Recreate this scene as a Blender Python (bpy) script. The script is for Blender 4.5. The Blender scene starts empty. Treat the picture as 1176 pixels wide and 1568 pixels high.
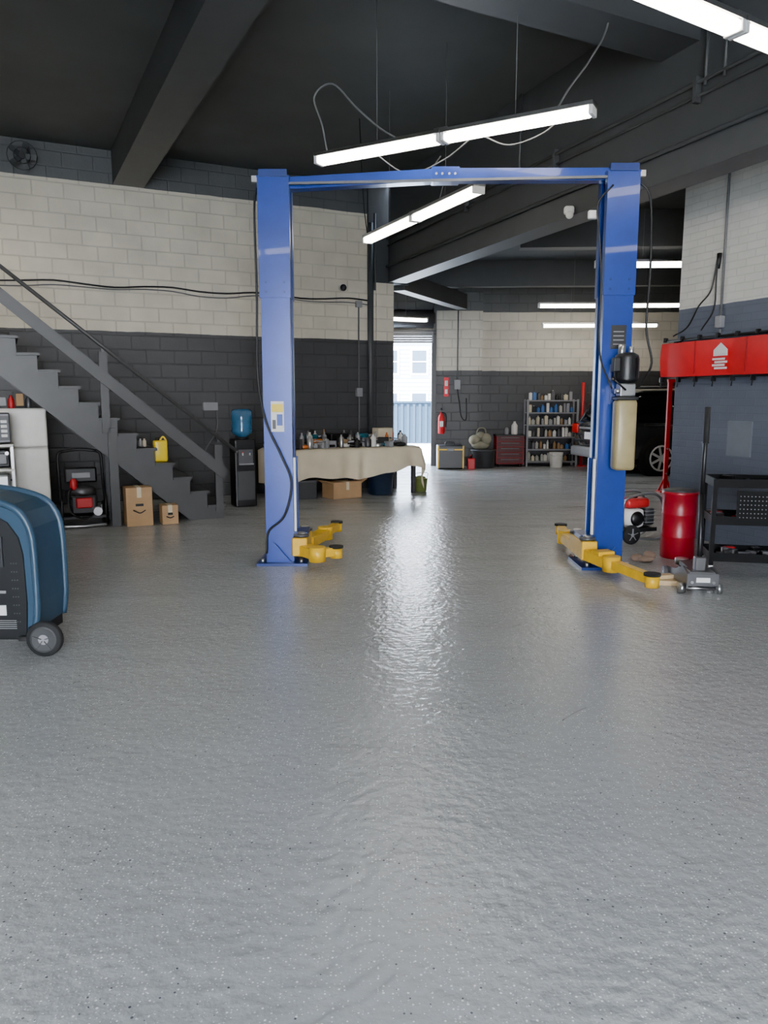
import bpy,bmesh,math,random
from mathutils import Vector,Matrix
R=random.Random(7)
pi=math.pi
# ------------------------------------------------------------------ materials
MC={}
def nodes(name):
    m=bpy.data.materials.new(name); m.use_nodes=True
    nt=m.node_tree; b=nt.nodes['Principled BSDF']
    return m,nt,b
def pm(name,col,rough=.5,metal=0,var=.12,nscale=9,bump=0,alpha=None,trans=0,emit=None,es=0,coat=0,spec=.5):
    if name in MC: return MC[name]
    m,nt,b=nodes(name)
    tc=nt.nodes.new('ShaderNodeTexCoord'); nz=nt.nodes.new('ShaderNodeTexNoise')
    nz.inputs['Scale'].default_value=nscale; nz.inputs['Detail'].default_value=5
    nt.links.new(tc.outputs['Object'],nz.inputs['Vector'])
    mx=nt.nodes.new('ShaderNodeMix'); mx.data_type='RGBA'
    mx.inputs[6].default_value=(*[max(0,c*(1-var)) for c in col],1)
    mx.inputs[7].default_value=(*[min(1,c*(1+var)) for c in col],1)
    nt.links.new(nz.outputs['Fac'],mx.inputs[0]); nt.links.new(mx.outputs[2],b.inputs['Base Color'])
    b.inputs['Roughness'].default_value=rough; b.inputs['Metallic'].default_value=metal; b.inputs['Specular IOR Level'].default_value=spec
    if trans: b.inputs['Transmission Weight'].default_value=trans
    if coat: b.inputs['Coat Weight'].default_value=coat
    if emit: b.inputs['Emission Color'].default_value=(*emit,1); b.inputs['Emission Strength'].default_value=es
    if bump:
        bp=nt.nodes.new('ShaderNodeBump'); bp.inputs['Strength'].default_value=bump; bp.inputs['Distance'].default_value=.01
        nt.links.new(nz.outputs['Fac'],bp.inputs['Height']); nt.links.new(bp.outputs[0],b.inputs['Normal'])
    MC[name]=m; return m
def blocks(name,split,top,bot,bw=.4,bh=.2,ctop=99,cap=(.075,.078,.08),mortar=.012,bstr=.5,rough=.45,mort=.8):
    m,nt,b=nodes(name); N=nt.nodes.new; L=nt.links.new
    tc=N('ShaderNodeTexCoord'); sp=N('ShaderNodeSeparateXYZ'); L(tc.outputs['Object'],sp.inputs[0])
    cb=N('ShaderNodeCombineXYZ')
    ad=N('ShaderNodeMath'); ad.operation='ADD'; L(sp.outputs[0],ad.inputs[0]); L(sp.outputs[1],ad.inputs[1])
    L(ad.outputs[0],cb.inputs[0]); L(sp.outputs[2],cb.inputs[1])
    br=N('ShaderNodeTexBrick'); L(cb.outputs[0],br.inputs['Vector'])
    br.inputs['Scale'].default_value=1; br.inputs['Brick Width'].default_value=bw; br.inputs['Row Height'].default_value=bh
    br.inputs['Mortar Size'].default_value=mortar; br.inputs['Mortar Smooth'].default_value=.5
    br.inputs['Color1'].default_value=(1,1,1,1); br.inputs['Color2'].default_value=(.94,.94,.94,1); br.inputs['Mortar'].default_value=(mort,mort,mort,1)
    nz=N('ShaderNodeTexNoise'); nz.inputs['Scale'].default_value=2.2; nz.inputs['Detail'].default_value=8; L(tc.outputs['Object'],nz.inputs['Vector'])
    nz2=N('ShaderNodeTexNoise'); nz2.inputs['Scale'].default_value=35; nz2.inputs['Detail'].default_value=4; L(tc.outputs['Object'],nz2.inputs['Vector'])
    wob=N('ShaderNodeMath'); wob.operation='MULTIPLY_ADD'; L(nz.outputs['Fac'],wob.inputs[0]); wob.inputs[1].default_value=.03; L(sp.outputs[2],wob.inputs[2])
    g=N('ShaderNodeMath'); g.operation='GREATER_THAN'; L(wob.outputs[0],g.inputs[0]); g.inputs[1].default_value=split+.015
    g2=N('ShaderNodeMath'); g2.operation='GREATER_THAN'; L(wob.outputs[0],g2.inputs[0]); g2.inputs[1].default_value=ctop+.015
    m1=N('ShaderNodeMix'); m1.data_type='RGBA'; m1.inputs[6].default_value=(*bot,1); m1.inputs[7].default_value=(*top,1); L(g.outputs[0],m1.inputs[0])
    m2=N('ShaderNodeMix'); m2.data_type='RGBA'; m2.inputs[7].default_value=(*cap,1); L(m1.outputs[2],m2.inputs[6]); L(g2.outputs[0],m2.inputs[0])
    m3=N('ShaderNodeMix'); m3.data_type='RGBA'; m3.blend_type='MULTIPLY'; m3.inputs[0].default_value=1; L(m2.outputs[2],m3.inputs[6]); L(br.outputs['Color'],m3.inputs[7])
    rp=N('ShaderNodeMapRange'); L(nz.outputs['Fac'],rp.inputs[0]); rp.inputs[3].default_value=.75; rp.inputs[4].default_value=1.2
    m4=N('ShaderNodeMix'); m4.data_type='RGBA'; m4.blend_type='MULTIPLY'; m4.inputs[0].default_value=1; L(m3.outputs[2],m4.inputs[6]); L(rp.outputs[0],m4.inputs[7])
    L(m4.outputs[2],b.inputs['Base Color']); b.inputs['Roughness'].default_value=rough
    hs=N('ShaderNodeMath'); hs.operation='MULTIPLY_ADD'; L(nz2.outputs['Fac'],hs.inputs[0]); hs.inputs[1].default_value=.35
    inv=N('ShaderNodeMath'); inv.operation='SUBTRACT'; inv.inputs[0].default_value=1; L(br.outputs['Fac'],inv.inputs[1]); L(inv.outputs[0],hs.inputs[2])
    bp=N('ShaderNodeBump'); bp.inputs['Strength'].default_value=bstr; bp.inputs['Distance'].default_value=.012; L(hs.outputs[0],bp.inputs['Height']); L(bp.outputs[0],b.inputs['Normal'])
    return m
def floor_mat():
    m,nt,b=nodes('epoxy_flake_floor'); N=nt.nodes.new; L=nt.links.new
    tc=N('ShaderNodeTexCoord')
    def noise(s,d=6,r=.55,vec=None):
        n=N('ShaderNodeTexNoise'); n.inputs['Scale'].default_value=s; n.inputs['Detail'].default_value=d; n.inputs['Roughness'].default_value=r; L(vec or tc.outputs['Object'],n.inputs['Vector']); return n
    big=noise(.45,3,.5); mid=noise(1.6,2,.4)
    mpr=N('ShaderNodeMapping'); mpr.inputs['Rotation'].default_value=(0,0,.5); mpr.inputs['Scale'].default_value=(.6,3.2,1); L(tc.outputs['Object'],mpr.inputs[0])
    roll=noise(1.3,4,.6,mpr.outputs[0])
    a=N('ShaderNodeMix'); a.data_type='RGBA'; a.inputs[6].default_value=(.30,.305,.30,1); a.inputs[7].default_value=(.42,.428,.425,1)
    av=N('ShaderNodeMath'); av.operation='ADD'; L(big.outputs['Fac'],av.inputs[0]); L(roll.outputs['Fac'],av.inputs[1])
    av2=N('ShaderNodeMath'); av2.operation='MULTIPLY'; L(av.outputs[0],av2.inputs[0]); av2.inputs[1].default_value=.5; L(av2.outputs[0],a.inputs[0])
    col=a.outputs[2]
    for sc,thr,rad,c,off in ((80,.74,.2,(.75,.75,.74),0),(105,.82,.21,(.58,.6,.62),3.3),(60,.955,.17,(.09,.095,.11),7.1)):
        mp=N('ShaderNodeMapping'); mp.inputs['Location'].default_value=(off,off,0); L(tc.outputs['Object'],mp.inputs[0])
        v=N('ShaderNodeTexVoronoi'); v.voronoi_dimensions='2D'; v.inputs['Scale'].default_value=sc; L(mp.outputs[0],v.inputs['Vector'])
        sx=N('ShaderNodeSeparateColor'); L(v.outputs['Color'],sx.inputs[0])
        # uneven flake broadcast
        den=N('ShaderNodeMath'); den.operation='MULTIPLY_ADD'; L(mid.outputs['Fac'],den.inputs[0]); den.inputs[1].default_value=-.35; den.inputs[2].default_value=thr+.175
        g=N('ShaderNodeMath'); g.operation='GREATER_THAN'; L(sx.outputs[0],g.inputs[0]); L(den.outputs[0],g.inputs[1])
        rr_=N('ShaderNodeMath'); rr_.operation='MULTIPLY'; L(sx.outputs[1],rr_.inputs[0]); rr_.inputs[1].default_value=rad*1.4
        l=N('ShaderNodeMath'); l.operation='LESS_THAN'; L(v.outputs['Distance'],l.inputs[0]); L(rr_.outputs[0],l.inputs[1])
        k=N('ShaderNodeMath'); k.operation='MULTIPLY'; L(g.outputs[0],k.inputs[0]); L(l.outputs[0],k.inputs[1])
        mx=N('ShaderNodeMix'); mx.data_type='RGBA'; L(k.outputs[0],mx.inputs[0]); L(col,mx.inputs[6]); mx.inputs[7].default_value=(*c,1); col=mx.outputs[2]
    L(col,b.inputs['Base Color'])
    rr=N('ShaderNodeMapRange'); L(roll.outputs['Fac'],rr.inputs[0]); rr.inputs[1].default_value=.3; rr.inputs[2].default_value=.7; rr.inputs[3].default_value=.15; rr.inputs[4].default_value=.24; L(rr.outputs[0],b.inputs['Roughness'])
    fine=noise(24,3); lo=noise(6,2)
    ad=N('ShaderNodeMath'); ad.operation='MULTIPLY_ADD'; L(lo.outputs['Fac'],ad.inputs[0]); ad.inputs[1].default_value=1.2; L(fine.outputs['Fac'],ad.inputs[2])
    bp=N('ShaderNodeBump'); bp.inputs['Strength'].default_value=.5; bp.inputs['Distance'].default_value=.01; L(ad.outputs[0],bp.inputs['Height']); L(bp.outputs[0],b.inputs['Normal'])
    return m
def emis(name,col,s):
    if name in MC: return MC[name]
    m,nt,b=nodes(name); b.inputs['Base Color'].default_value=(.9,.9,.9,1)
    b.inputs['Emission Color'].default_value=(*col,1); b.inputs['Emission Strength'].default_value=s
    MC[name]=m; return m
# ------------------------------------------------------------------ builder
class B:
    def __init__(s,name): s.name=name; s.bm=bmesh.new(); s.mats=[]
    def mi(s,m):
        if m not in s.mats: s.mats.append(m)
        return s.mats.index(m)
    def add(s,t,mat,M=None,smooth=False):
        if M is not None: t.transform(M)
        i=s.mi(mat)
        for f in t.faces: f.material_index=i; f.smooth=smooth
        me=bpy.data.meshes.new('t'); t.to_mesh(me); t.free(); s.bm.from_mesh(me); bpy.data.meshes.remove(me)
    def box(s,c,d,mat,rot=(0,0,0),bev=0,seg=2,smooth=False):
        t=bmesh.new(); bmesh.ops.create_cube(t,size=1); bmesh.ops.scale(t,vec=d,verts=t.verts)
        if bev: bmesh.ops.bevel(t,geom=t.edges[:],offset=bev,segments=seg,affect='EDGES',profile=.5)
        M=Matrix.Translation(c)@Matrix.Rotation(rot[2],4,'Z')@Matrix.Rotation(rot[1],4,'Y')@Matrix.Rotation(rot[0],4,'X')
        s.add(t,mat,M,smooth)
    def cyl(s,p0,p1,r,mat,r2=None,seg=20,smooth=True):
        p0=Vector(p0);p1=Vector(p1);d=p1-p0;t=bmesh.new()
        bmesh.ops.create_cone(t,cap_ends=True,segments=seg,radius1=r,radius2=r if r2 is None else r2,depth=d.length)
        M=Matrix.Translation((p0+p1)/2)@d.to_track_quat('Z','Y').to_matrix().to_4x4()
        i=s.mi(mat)
        t.transform(M)
        for f in t.faces: f.material_index=i; f.smooth=smooth and len(f.verts)==4
        me=bpy.data.meshes.new('t'); t.to_mesh(me); t.free(); s.bm.from_mesh(me); bpy.data.meshes.remove(me)
    def bar(s,p0,p1,w,h,mat,bev=0):
        p0=Vector(p0);p1=Vector(p1);d=p1-p0;t=bmesh.new(); bmesh.ops.create_cube(t,size=1); bmesh.ops.scale(t,vec=(d.length,w,h),verts=t.verts)
        if bev: bmesh.ops.bevel(t,geom=t.edges[:],offset=bev,segments=2,affect='EDGES')
        x=d.normalized(); up=Vector((0,0,1)); 
        if abs(x.z)>.98: up=Vector((0,1,0))
        y=up.cross(x).normalized(); z=x.cross(y)
        M=Matrix((x,y,z)).transposed().to_4x4(); M.translation=(p0+p1)/2
        s.add(t,mat,M)
    def sph(s,c,r,mat,sc=(1,1,1),seg=14):
        t=bmesh.new(); bmesh.ops.create_uvsphere(t,u_segments=seg,v_segments=seg//2+1,radius=r)
        bmesh.ops.scale(t,vec=sc,verts=t.verts); s.add(t,mat,Matrix.Translation(c),True)
    def lathe(s,c,prof,mat,seg=20,axis='Z'):
        t=bmesh.new(); rings=[]
        for r,z in prof: rings.append([t.verts.new((r*math.cos(2*pi*k/seg),r*math.sin(2*pi*k/seg),z)) for k in range(seg)])
        for a,b in zip(rings,rings[1:]):
            for k in range(seg): t.faces.new((a[k],a[(k+1)%seg],b[(k+1)%seg],b[k]))
        t.faces.new(rings[0][::-1]); t.faces.new(rings[-1])
        M=Matrix.Translation(c)
        if axis=='Y': M=M@Matrix.Rotation(pi/2,4,'X')
        if axis=='X': M=M@Matrix.Rotation(pi/2,4,'Y')
        s.add(t,mat,M,True)
    def prism(s,pts,y0,y1,mat,smooth=False,plane='XZ'):
        t=bmesh.new()
        mk=(lambda p,y:(p[0],y,p[1])) if plane=='XZ' else ((lambda p,y:(p[0],p[1],y)) if plane=='XY' else (lambda p,y:(y,p[0],p[1])))
        a=[t.verts.new(mk(p,y0)) for p in pts]; b=[t.verts.new(mk(p,y1)) for p in pts]
        n=len(pts)
        t.faces.new(a); t.faces.new(b[::-1])
        for i in range(n): t.faces.new((a[i],b[i],b[(i+1)%n],a[(i+1)%n]))
        bmesh.ops.recalc_face_normals(t,faces=t.faces[:])
        s.add(t,mat,None,smooth)
    def tube(s,pts,r,mat,seg=8,sub=6):
        P=[Vector(p) for p in pts]
        if sub>1 and len(P)>2:
            Q=[];E=[2*P[0]-P[1]]+P+[2*P[-1]-P[-2]]
            for i in range(1,len(E)-2):
                for k in range(sub):
                    u=k/sub;a,b,c,d=E[i-1:i+3]
                    Q.append(.5*((2*b)+(c-a)*u+(2*a-5*b+4*c-d)*u*u+(3*b-a-3*c+d)*u**3))
            Q.append(P[-1]);P=Q
        t=bmesh.new();rings=[];n=None
        for i,p in enumerate(P):
            d=(P[min(i+1,len(P)-1)]-P[max(i-1,0)]).normalized()
            if n is None: n=d.orthogonal().normalized()
            n=(n-d*n.dot(d)).normalized(); b=d.cross(n)
            rings.append([t.verts.new(p+r*(n*math.cos(2*pi*k/seg)+b*math.sin(2*pi*k/seg))) for k in range(seg)])
        for a,b in zip(rings,rings[1:]):
            for k in range(seg): t.faces.new((a[k],a[(k+1)%seg],b[(k+1)%seg],b[k]))
        t.faces.new(rings[0][::-1]);t.faces.new(rings[-1])
        s.add(t,mat,None,True)
    def wheel(s,c,r,w,tire,hub,axis='Y',spokes=5):
        ax={'Y':Vector((0,1,0)),'X':Vector((1,0,0))}[axis]; c=Vector(c)
        pr=[(r*.6,-w/2),(r*.93,-w/2),(r,-w*.3),(r,w*.3),(r*.93,w/2),(r*.6,w/2)]
        s.lathe(c,pr,tire,28,axis)
        for sgn in (-1,1):
            s.cyl(c+ax*sgn*w*.35,c+ax*sgn*w*.52,r*.2,hub)
        e=[Vector((0,0,1)),Vector((1,0,0)) if axis=='Y' else Vector((0,1,0))]
        for k in range(spokes):
            a=2*pi*k/spokes; d=e[0]*math.cos(a)+e[1]*math.sin(a)
            for sgn in (-1,1): s.bar(c+ax*sgn*w*.5+d*r*.1,c+ax*sgn*w*.5+d*r*.66,r*.16,w*.1,hub)
    def done(s,loc=(0,0,0),rz=0):
        me=bpy.data.meshes.new(s.name); s.bm.to_mesh(me); s.bm.free()
        for m in s.mats: me.materials.append(m)
        o=bpy.data.objects.new(s.name,me); bpy.context.scene.collection.objects.link(o)
        o.location=loc; o.rotation_euler=(0,0,rz); return o
A=math.radians(26); cA,sA=math.cos(A),math.sin(A)
def LW(s,d,z=0): return (.13-cA*s+sA*d, 13.2-sA*s-cA*d, z)   # s metres along left wall, d metres in front of it
# ------------------------------------------------------------------ common mats
dark=pm('dark_paint',(.05,.052,.054),.5,0,.15,4,.1)
ceilm=pm('ceiling_paint',(.07,.073,.072),.7,0,.25,1.5,.2)
stairm=pm('stair_paint',(.055,.055,.055),.42,0,.2,5)
blue=pm('lift_blue',(.008,.042,.27),.28,.1,.3,7,coat=.3)
blued=pm('lift_blue_dark',(.006,.028,.16),.35,.1,.25,6)
yellow=pm('lift_yellow',(.75,.44,.01),.4,0,.25,14)
black=pm('black_plastic',(.010,.010,.011),.4)
rub=pm('rubber',(.015,.015,.015),.8)
steel=pm('steel',(.5,.5,.5),.3,1)
dsteel=pm('dark_steel',(.12,.12,.125),.45,.7,.25)
white=pm('white_enamel',(.72,.70,.64),.35)
red=pm('red_paint',(.5,.015,.02),.35)
card=pm('cardboard',(.42,.26,.13),.8,0,.15)
cardd=pm('cardboard_dark',(.3,.19,.1),.8)
wood=pm('raw_wood',(.55,.4,.22),.7,0,.2,20)
cloth=pm('canvas_cloth',(.64,.56,.40),.85,0,.15,5)
cable=pm('cable_black',(.012,.012,.012),.5)
cableg=pm('cable_grey',(.12,.12,.12),.5)
tubem=emis('fluorescent_lens',(1,.93,.81),20)
greyp=pm('grey_plastic',(.25,.25,.26),.5)
glass=pm('dark_glass',(.01,.012,.014),.08)
paperw=pm('paper_white',(.8,.8,.78),.6)
# ------------------------------------------------------------------ shell
cream=(.71,.65,.525); wdark=(.055,.055,.057)
def wall(name,p0,p1,z0,z1,th,mat,side=1):
    d=Vector((p1[0]-p0[0],p1[1]-p0[1])); L=d.length; b=B(name)
    b.box((L/2,side*th/2,(z0+z1)/2),(L,th,z1-z0),mat)
    return b.done((p0[0],p0[1],0),math.atan2(d.y,d.x))
mL=blocks('block_wall_paint',2.45,cream,wdark,ctop=4.45)
mR=blocks('brick_wall_paint',2.45,(.69,.67,.61),(.10,.115,.15),bw=.22,bh=.075,ctop=3.9,mortar=.006,bstr=.35,mort=.88)
mF=blocks('block_wall_paint_far',2.11,(.68,.63,.53),wdark,ctop=3.4)
mP=blocks('pier_paint',2.45,cream,wdark,ctop=3.38)
wall('wall_left',LW(10.2,0)[:2],LW(.3,0)[:2],0,4.9,.3,mL)
fl=B('floor'); fl.box((2.5,6.9,-.025),(21.6,22,.05),floor_mat()); fl.done()
ck=B('floor_crack'); ckm=pm('crack_dark',(.2,.2,.2),.7)
for pts in ([(1.0,3.6,0),(.93,3.54,0),(.84,3.44,0)],[(0,6.3,0),(-.05,6.0,0),(-.1,5.7,0)],[(-1.5,5.6,0),(-1.2,5.5,0),(-1.0,5.55,0)]): ck.tube([(p[0],p[1],-.003) for p in pts],.005,ckm,6,5)
ck.done()
wall('wall_pier',LW(.3,.03)[:2],LW(-.02,.03)[:2],0,3.38,.36,mP)
hx,hy=math.sin(math.radians(22)),-math.cos(math.radians(22))
def H(t,off=0,z=0): return (-.02+hx*t+off*(-hy), 13.25+hy*t+off*hx, z)
wall('beam_header',H(.25)[:2],H(18.4)[:2],3.38,4.9,.32,dark,1)
wall('beam_header_return',LW(.45,.04)[:2],LW(-.3,.04)[:2],3.38,4.9,.5,dark,1)
wall('wall_right',(3.21,8.6),(8.2,-4.1),0,4.9,.3,mR)
wall('wall_side',(-8.9,-4),(-8.9,9),0,4.9,.2,mL)
rb=B('wall_rear')
mrear=blocks('rear_block_paint',2.45,cream,wdark,ctop=4.3)
for x0,x1 in ((-9,-1.9),(1.9,13.2)): rb.box(((x0+x1)/2,-4.1,2.45),(x1-x0,.25,4.9),mrear)
rb.box((0,-4.1,4.25),(3.8,.25,1.3),mrear)
rb.done()
c=B('ceiling'); c.prism([(-9.1,-4.2),(7.1,-4.2),(.0,13.4),(-9.1,9.3)],4.9,5.1,ceilm,plane='XY'); c.done()
c=B('ceiling_far'); c.prism([(7.2,-4.2),(13.3,-4.2),(13.3,17.9),(-1.9,17.9),(-1.9,12.6),(.1,13.5)],4.2,4.4,ceilm,plane='XY'); c.done()
fw=B('wall_far')
fw.box((1.62,17.45,2.1),(1.1,.3,4.2),mF)
fw.box((7.7,17.75,2.1),(11.2,.3,4.2),mF)
fw.box((-.4,17.45,3.55),(3,.3,1.3),mF)
fw.box((-1.45,17.45,1.45),(.9,.3,2.9),mF)
fw.done()
wall('wall_far_side',(-1.7,12.75),(-1.7,17.4),0,4.2,.2,mF)
wall('wall_far_right',(13.2,17.8),(13.2,-4),0,4.9,.2,mF)
t=B('trim_1'); t.box((1.1,17.27,1.45),(.1,.08,2.9),black); t.box((.05,17.27,2.93),(2.2,.08,.1),black); t.done()
rd=B('roller_shutter'); rd.cyl((-.95,17.05,3.2),(1.1,17.05,3.2),.19,dsteel)
for z in range(5): rd.box((.08,17.2,2.72+.05*z),(2.0,.03,.04),dsteel)
rd.box((1.1,17.1,3.2),(.06,.4,.5),dark); rd.done()
def beam(name,p0,p1,w,z0,z1,mat=dark):
    b=B(name); b.bar((*p0,(z0+z1)/2),(*p1,(z0+z1)/2),w,z1-z0,mat); return b.done()
beam('beam',LW(4.15,0)[:2],LW(4.15,16.5)[:2],.42,4.45,4.9)
beam('beam',LW(8.3,0)[:2],LW(8.3,14)[:2],.42,4.45,4.9)
beam('beam',(-6.4,2.4),(2.78,7.15),.45,4.4,4.9)
beam('beam',(2.0,11.8),(13.2,11.2),.22,3.68,4.2)
beam('beam',(.6,15.95),(13.2,15.3),.22,3.7,4.2)
beam('beam',(.25,13.4),(1.6,16.2),.22,3.3,3.6)
# ------------------------------------------------------------------ exterior
g=B('ground'); g.box((0,15,-.1),(160,160,.08),pm('street_concrete',(.65,.65,.65),.8,0,.15,2)); g.done()
f=B('container_fence'); fm=pm('fence_blue',(.014,.03,.052),.7,spec=.2)
f.box((0,26,.68),(14,.1,1.36),fm)
for i in range(70): f.box((-7+i*.2,25.93,.68),(.09,.06,1.3),fm)
f.box((0,25.95,1.38),(14,.16,.06),fm); f.done()
h=B('house'); hm=pm('house_siding',(.5,.56,.62),.7); hw=pm('house_window',(.03,.05,.08),.3); hl=pm('siding_line',(.28,.31,.35),.7)
h.box((1,42,2.3),(16,6,4.7),hm); h.prism([(-7.5,4.65),(1,6.2),(9.5,4.65)],38.6,45.4,pm('house_roof',(.15,.15,.16),.8))
for i in range(22): h.box((1,38.985,.3+i*.2),(16,.03,.02),hl)
for x in (-5.2,-2.4,.3,1.75,3.4,6.2):
    for z in (1.2,3.3):
        h.box((x,38.95,z),(.9,.1,1.3),paperw); h.box((x,38.9,z),(.7,.08,1.1),hw); h.box((x,38.85,z),(.7,.06,.05),paperw)
h.done()
# ------------------------------------------------------------------ fluorescent fixtures
def fixture(p0,p1,z,ceil=4.9,name='fluorescent_light'):
    b=B(name); p0=Vector((*p0,0)); p1=Vector((*p1,0)); L=(p1-p0).length; mid=(p0+p1)/2
    for sg in (-1,1):
        cx=sg*L/4
        b.box((cx,0,.045),(L/2-.01,.13,.03),steel)
        b.box((cx,0,.0),(L/2-.06,.115,.065),tubem,bev=.022)
        for e in (-1,1): b.box((cx+e*(L/4-.02),0,.005),(.03,.125,.075),paperw,bev=.005)
        b.cyl((cx,0,.06),(cx,0,ceil-z),.003,cableg,seg=6)
    b.box((0,0,.05),(.12,.1,.05),steel)
    d=p1-p0
    return b.done((mid.x,mid.y,z),math.atan2(d.y,d.x))
fixture((-.60,7.29),(1.56,6.05),3.6)
fixture((-.21,9.78),(.88,7.43),3.4)
fixture((1.1,4.24),(3.0,5.43),3.62,4.9)
fixture((-5.5,10.2),(-4.4,8.0),3.6)
fixture((-5.2,4.6),(-3.0,5.7),3.8)  # out-of-view fixture, added to light the near floor
fixture((-3.0,.6),(-.8,1.6),3.8)  # added overhead, unseen; brightens the foreground floor
fixture((2.2,.2),(4.2,1.3),3.8)  # another unseen fixture added for foreground floor light
fixture((2.9,14.9),(5.55,14.8),3.22,4.2)
fixture((2.75,10.4),(5.2,10.3),3.22,4.2)
fixture((3.3,16.5),(5.7,16.4),3.0,4.2)
fixture((8,13),(10.4,12.9),3.2,4.2)
fixture((-.9,15.6),(.9,16.4),3.1,4.2)
w=B('light_wiring')
w.tube([(-.5,7.2,3.64),(-.55,7.25,3.9),(-.62,7.3,4.15),(-.45,7.2,4.22),(-.25,7.1,4.0),(-.05,7.0,3.8),(.1,6.9,3.68)],.008,cableg)
w.tube([(1.3,6.2,3.65),(1.42,6.3,3.85),(1.6,6.4,4.1),(1.75,6.5,4.4),(1.8,6.6,4.88)],.008,cableg)
w.tube([(-.1,7,3.6),(.2,7.1,3.45),(.5,6.9,3.5),(.75,6.6,3.62)],.006,cableg)
w.tube([(.55,8.1,3.45),(.6,7.9,3.7),(.45,7.6,3.62),(.5,7.2,3.62)],.006,cableg)
w.tube([(.8,6.6,3.6),(1.0,6.5,3.5),(1.25,6.4,3.56),(1.4,6.2,3.66)],.006,cableg)
w.tube([(-.2,9.7,3.45),(-.25,9.8,3.9),(-.3,10,4.88)],.006,cable)
w.done()
# ------------------------------------------------------------------ two post lift
def lift():
    b=B('two_post_car_lift')
    xl,yl,xr,yr=-.95,7.05,2.0,6.88
    for side,px,py in ((1,xl,yl),(-1,xr,yr)):
        s=side
        def bx(c,d,m,bev=0,rot=(0,0,0)): b.box((px+s*c[0],py+c[1],c[2]),d,m,rot,bev)
        bx((-.12,0,1.2),(.012,.25,2.36),blue); 
        for q in (-1,1):
            bx((0,q*.125,1.2),(.252,.012,2.36),blue); bx((.122,q*.09,1.2),(.012,.075,2.36),blued)
        bx((-.13,0,2.87),(.014,.27,1.0),blue)
        for q in (-1,1):
            bx((0,q*.135,2.87),(.27,.014,1.0),blue); bx((.13,q*.1,2.87),(.012,.08,1.0),blued)
        bx((0,0,3.375),(.28,.28,.014),blue)
        for z in (2.42,2.5):
            for xx in (-.08,.08): b.cyl((px+s*xx,py-.148,z),(px+s*xx,py-.135,z),.011,blued,seg=8)
        for q in (-1,1): bx((.0,q*.14,3.40),(.24,.03,.06),blued)
        bx((-.16,-.1,3.36),(.05,.04,.05),steel)
        bx((.03,0,.012),(.46,.5,.024),blued)
        for xx in (-.15,.2):
            for yy in (-.2,.2): b.cyl((px+s*xx,py+yy,.02),(px+s*xx,py+yy,.06),.018,steel,seg=8)
        for yy in (-.18,.18): b.prism([(px-s*.12,.024),(px+s*.1,.024),(px-s*.1+s*.05,.2)],py+yy-.006,py+yy+.006,blue)
        bx((.03,0,.55),(.17,.2,.86),blued,.01)
        bx((.14,-.085,.55),(.02,.03,.84),paperw); bx((.14,.085,.55),(.02,.03,.84),blue)
        bx((.19,0,.17),(.14,.46,.17),yellow,.012); bx((.19,0,.27),(.12,.3,.05),blued)
        for q in (-1,1):
            b.cyl((px+s*.2,py+q*.17,.07),(px+s*.2,py+q*.17,.30),.035,steel)
            b.cyl((px+s*.2,py+q*.17,.26),(px+s*.2,py+q*.17,.285),.07,dsteel,seg=18)
        b.cyl((px-s*.03,py+.03,.3),(px-s*.03,py+.03,2.3),.03,dsteel)
    a=Vector((xl+.1,yl,3.34)); c2=Vector((xr-.1,yr,3.37)); m=(a+c2)/2+Vector((0,0,.035))
    b.bar(a,m,.13,.10,blue,.008); b.bar(m,c2,.13,.10,blue,.008)
    b.bar(m-Vector((.12,0,0)),m+Vector((.12,0,0)),.145,.12,blue,.004)
    for dx in (-.08,-.03,.03,.08): b.cyl((m.x+dx,m.y-.085,m.z),(m.x+dx,m.y-.07,m.z),.01,steel,seg=8)
    b.bar(a+Vector((0,-.12,-.02)),c2+Vector((0,-.12,-.04)),.02,.02,dsteel)
    def arm(p,q,r):
        P=Vector(p);Q=Vector(q);Rr=Vector(r)
        b.bar(P,Q,.12,.1,yellow,.008)
        b.bar(Q+(P-Q)*.15,Rr,.085,.075,yellow,.006)
        b.cyl(Q+Vector((0,0,-.065)),Q+Vector((0,0,.065)),.075,yellow)
        b.cyl(Rr+Vector((0,0,-.06)),Rr+Vector((0,0,.03)),.055,yellow); b.cyl(Rr+Vector((0,0,.03)),Rr+Vector((0,0,.05)),.065,rub)
    arm((xl+.22,yl-.17,.14),(xl+.36,yl-.38,.14),(xl+.52,yl-.25,.14))
    arm((xl+.22,yl+.17,.14),(xl+.35,yl+.7,.14),(xl+.44,yl+1.15,.14))
    arm((xr-.2,yr-.17,.14),(xr-.08,yr-.52,.12),(xr+.08,yr-1.05,.11))
    arm((xr-.2,yr+.17,.14),(xr-.2,yr+.65,.14),(xr-.13,yr+1.15,.14))
    b.box((xr-.12,yr-.4,.19),(.16,.12,.04),yellow,(0,0,.3),.01)
    b.box((xl+.0,yl-.137,1.34),(.115,.006,.27),paperw); b.box((xl+.0,yl-.141,1.415),(.1,.004,.07),pm('decal_yellow',(.8,.6,.05),.5)); b.box((xl+.02,yl-.142,1.31),(.05,.004,.1),pm('decal_blue',(.05,.1,.4),.5)); b.box((xl-.03,yl-.142,1.27),(.03,.004,.08),black)
    b.box((xr+.01,yr-.135,2.02),(.13,.006,.2),black); 
    for k in range(4): b.box((xr+.01,yr-.14,1.96+k*.035),(.09,.004,.008),greyp)
    x,y=xr+.05,yr-.27
    b.box((x,yr-.15,1.62),(.2,.05,.34),blued)
    b.lathe((x,y,1.64),[(.05,-.02),(.095,0),(.1,.02),(.1,.2),(.095,.22),(.06,.24)],black)
    for k in range(12):
        an=2*pi*k/12; b.box((x+.1*math.cos(an),y+.1*math.sin(an),1.75),(.01,.01,.16),black,(0,0,an))
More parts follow.
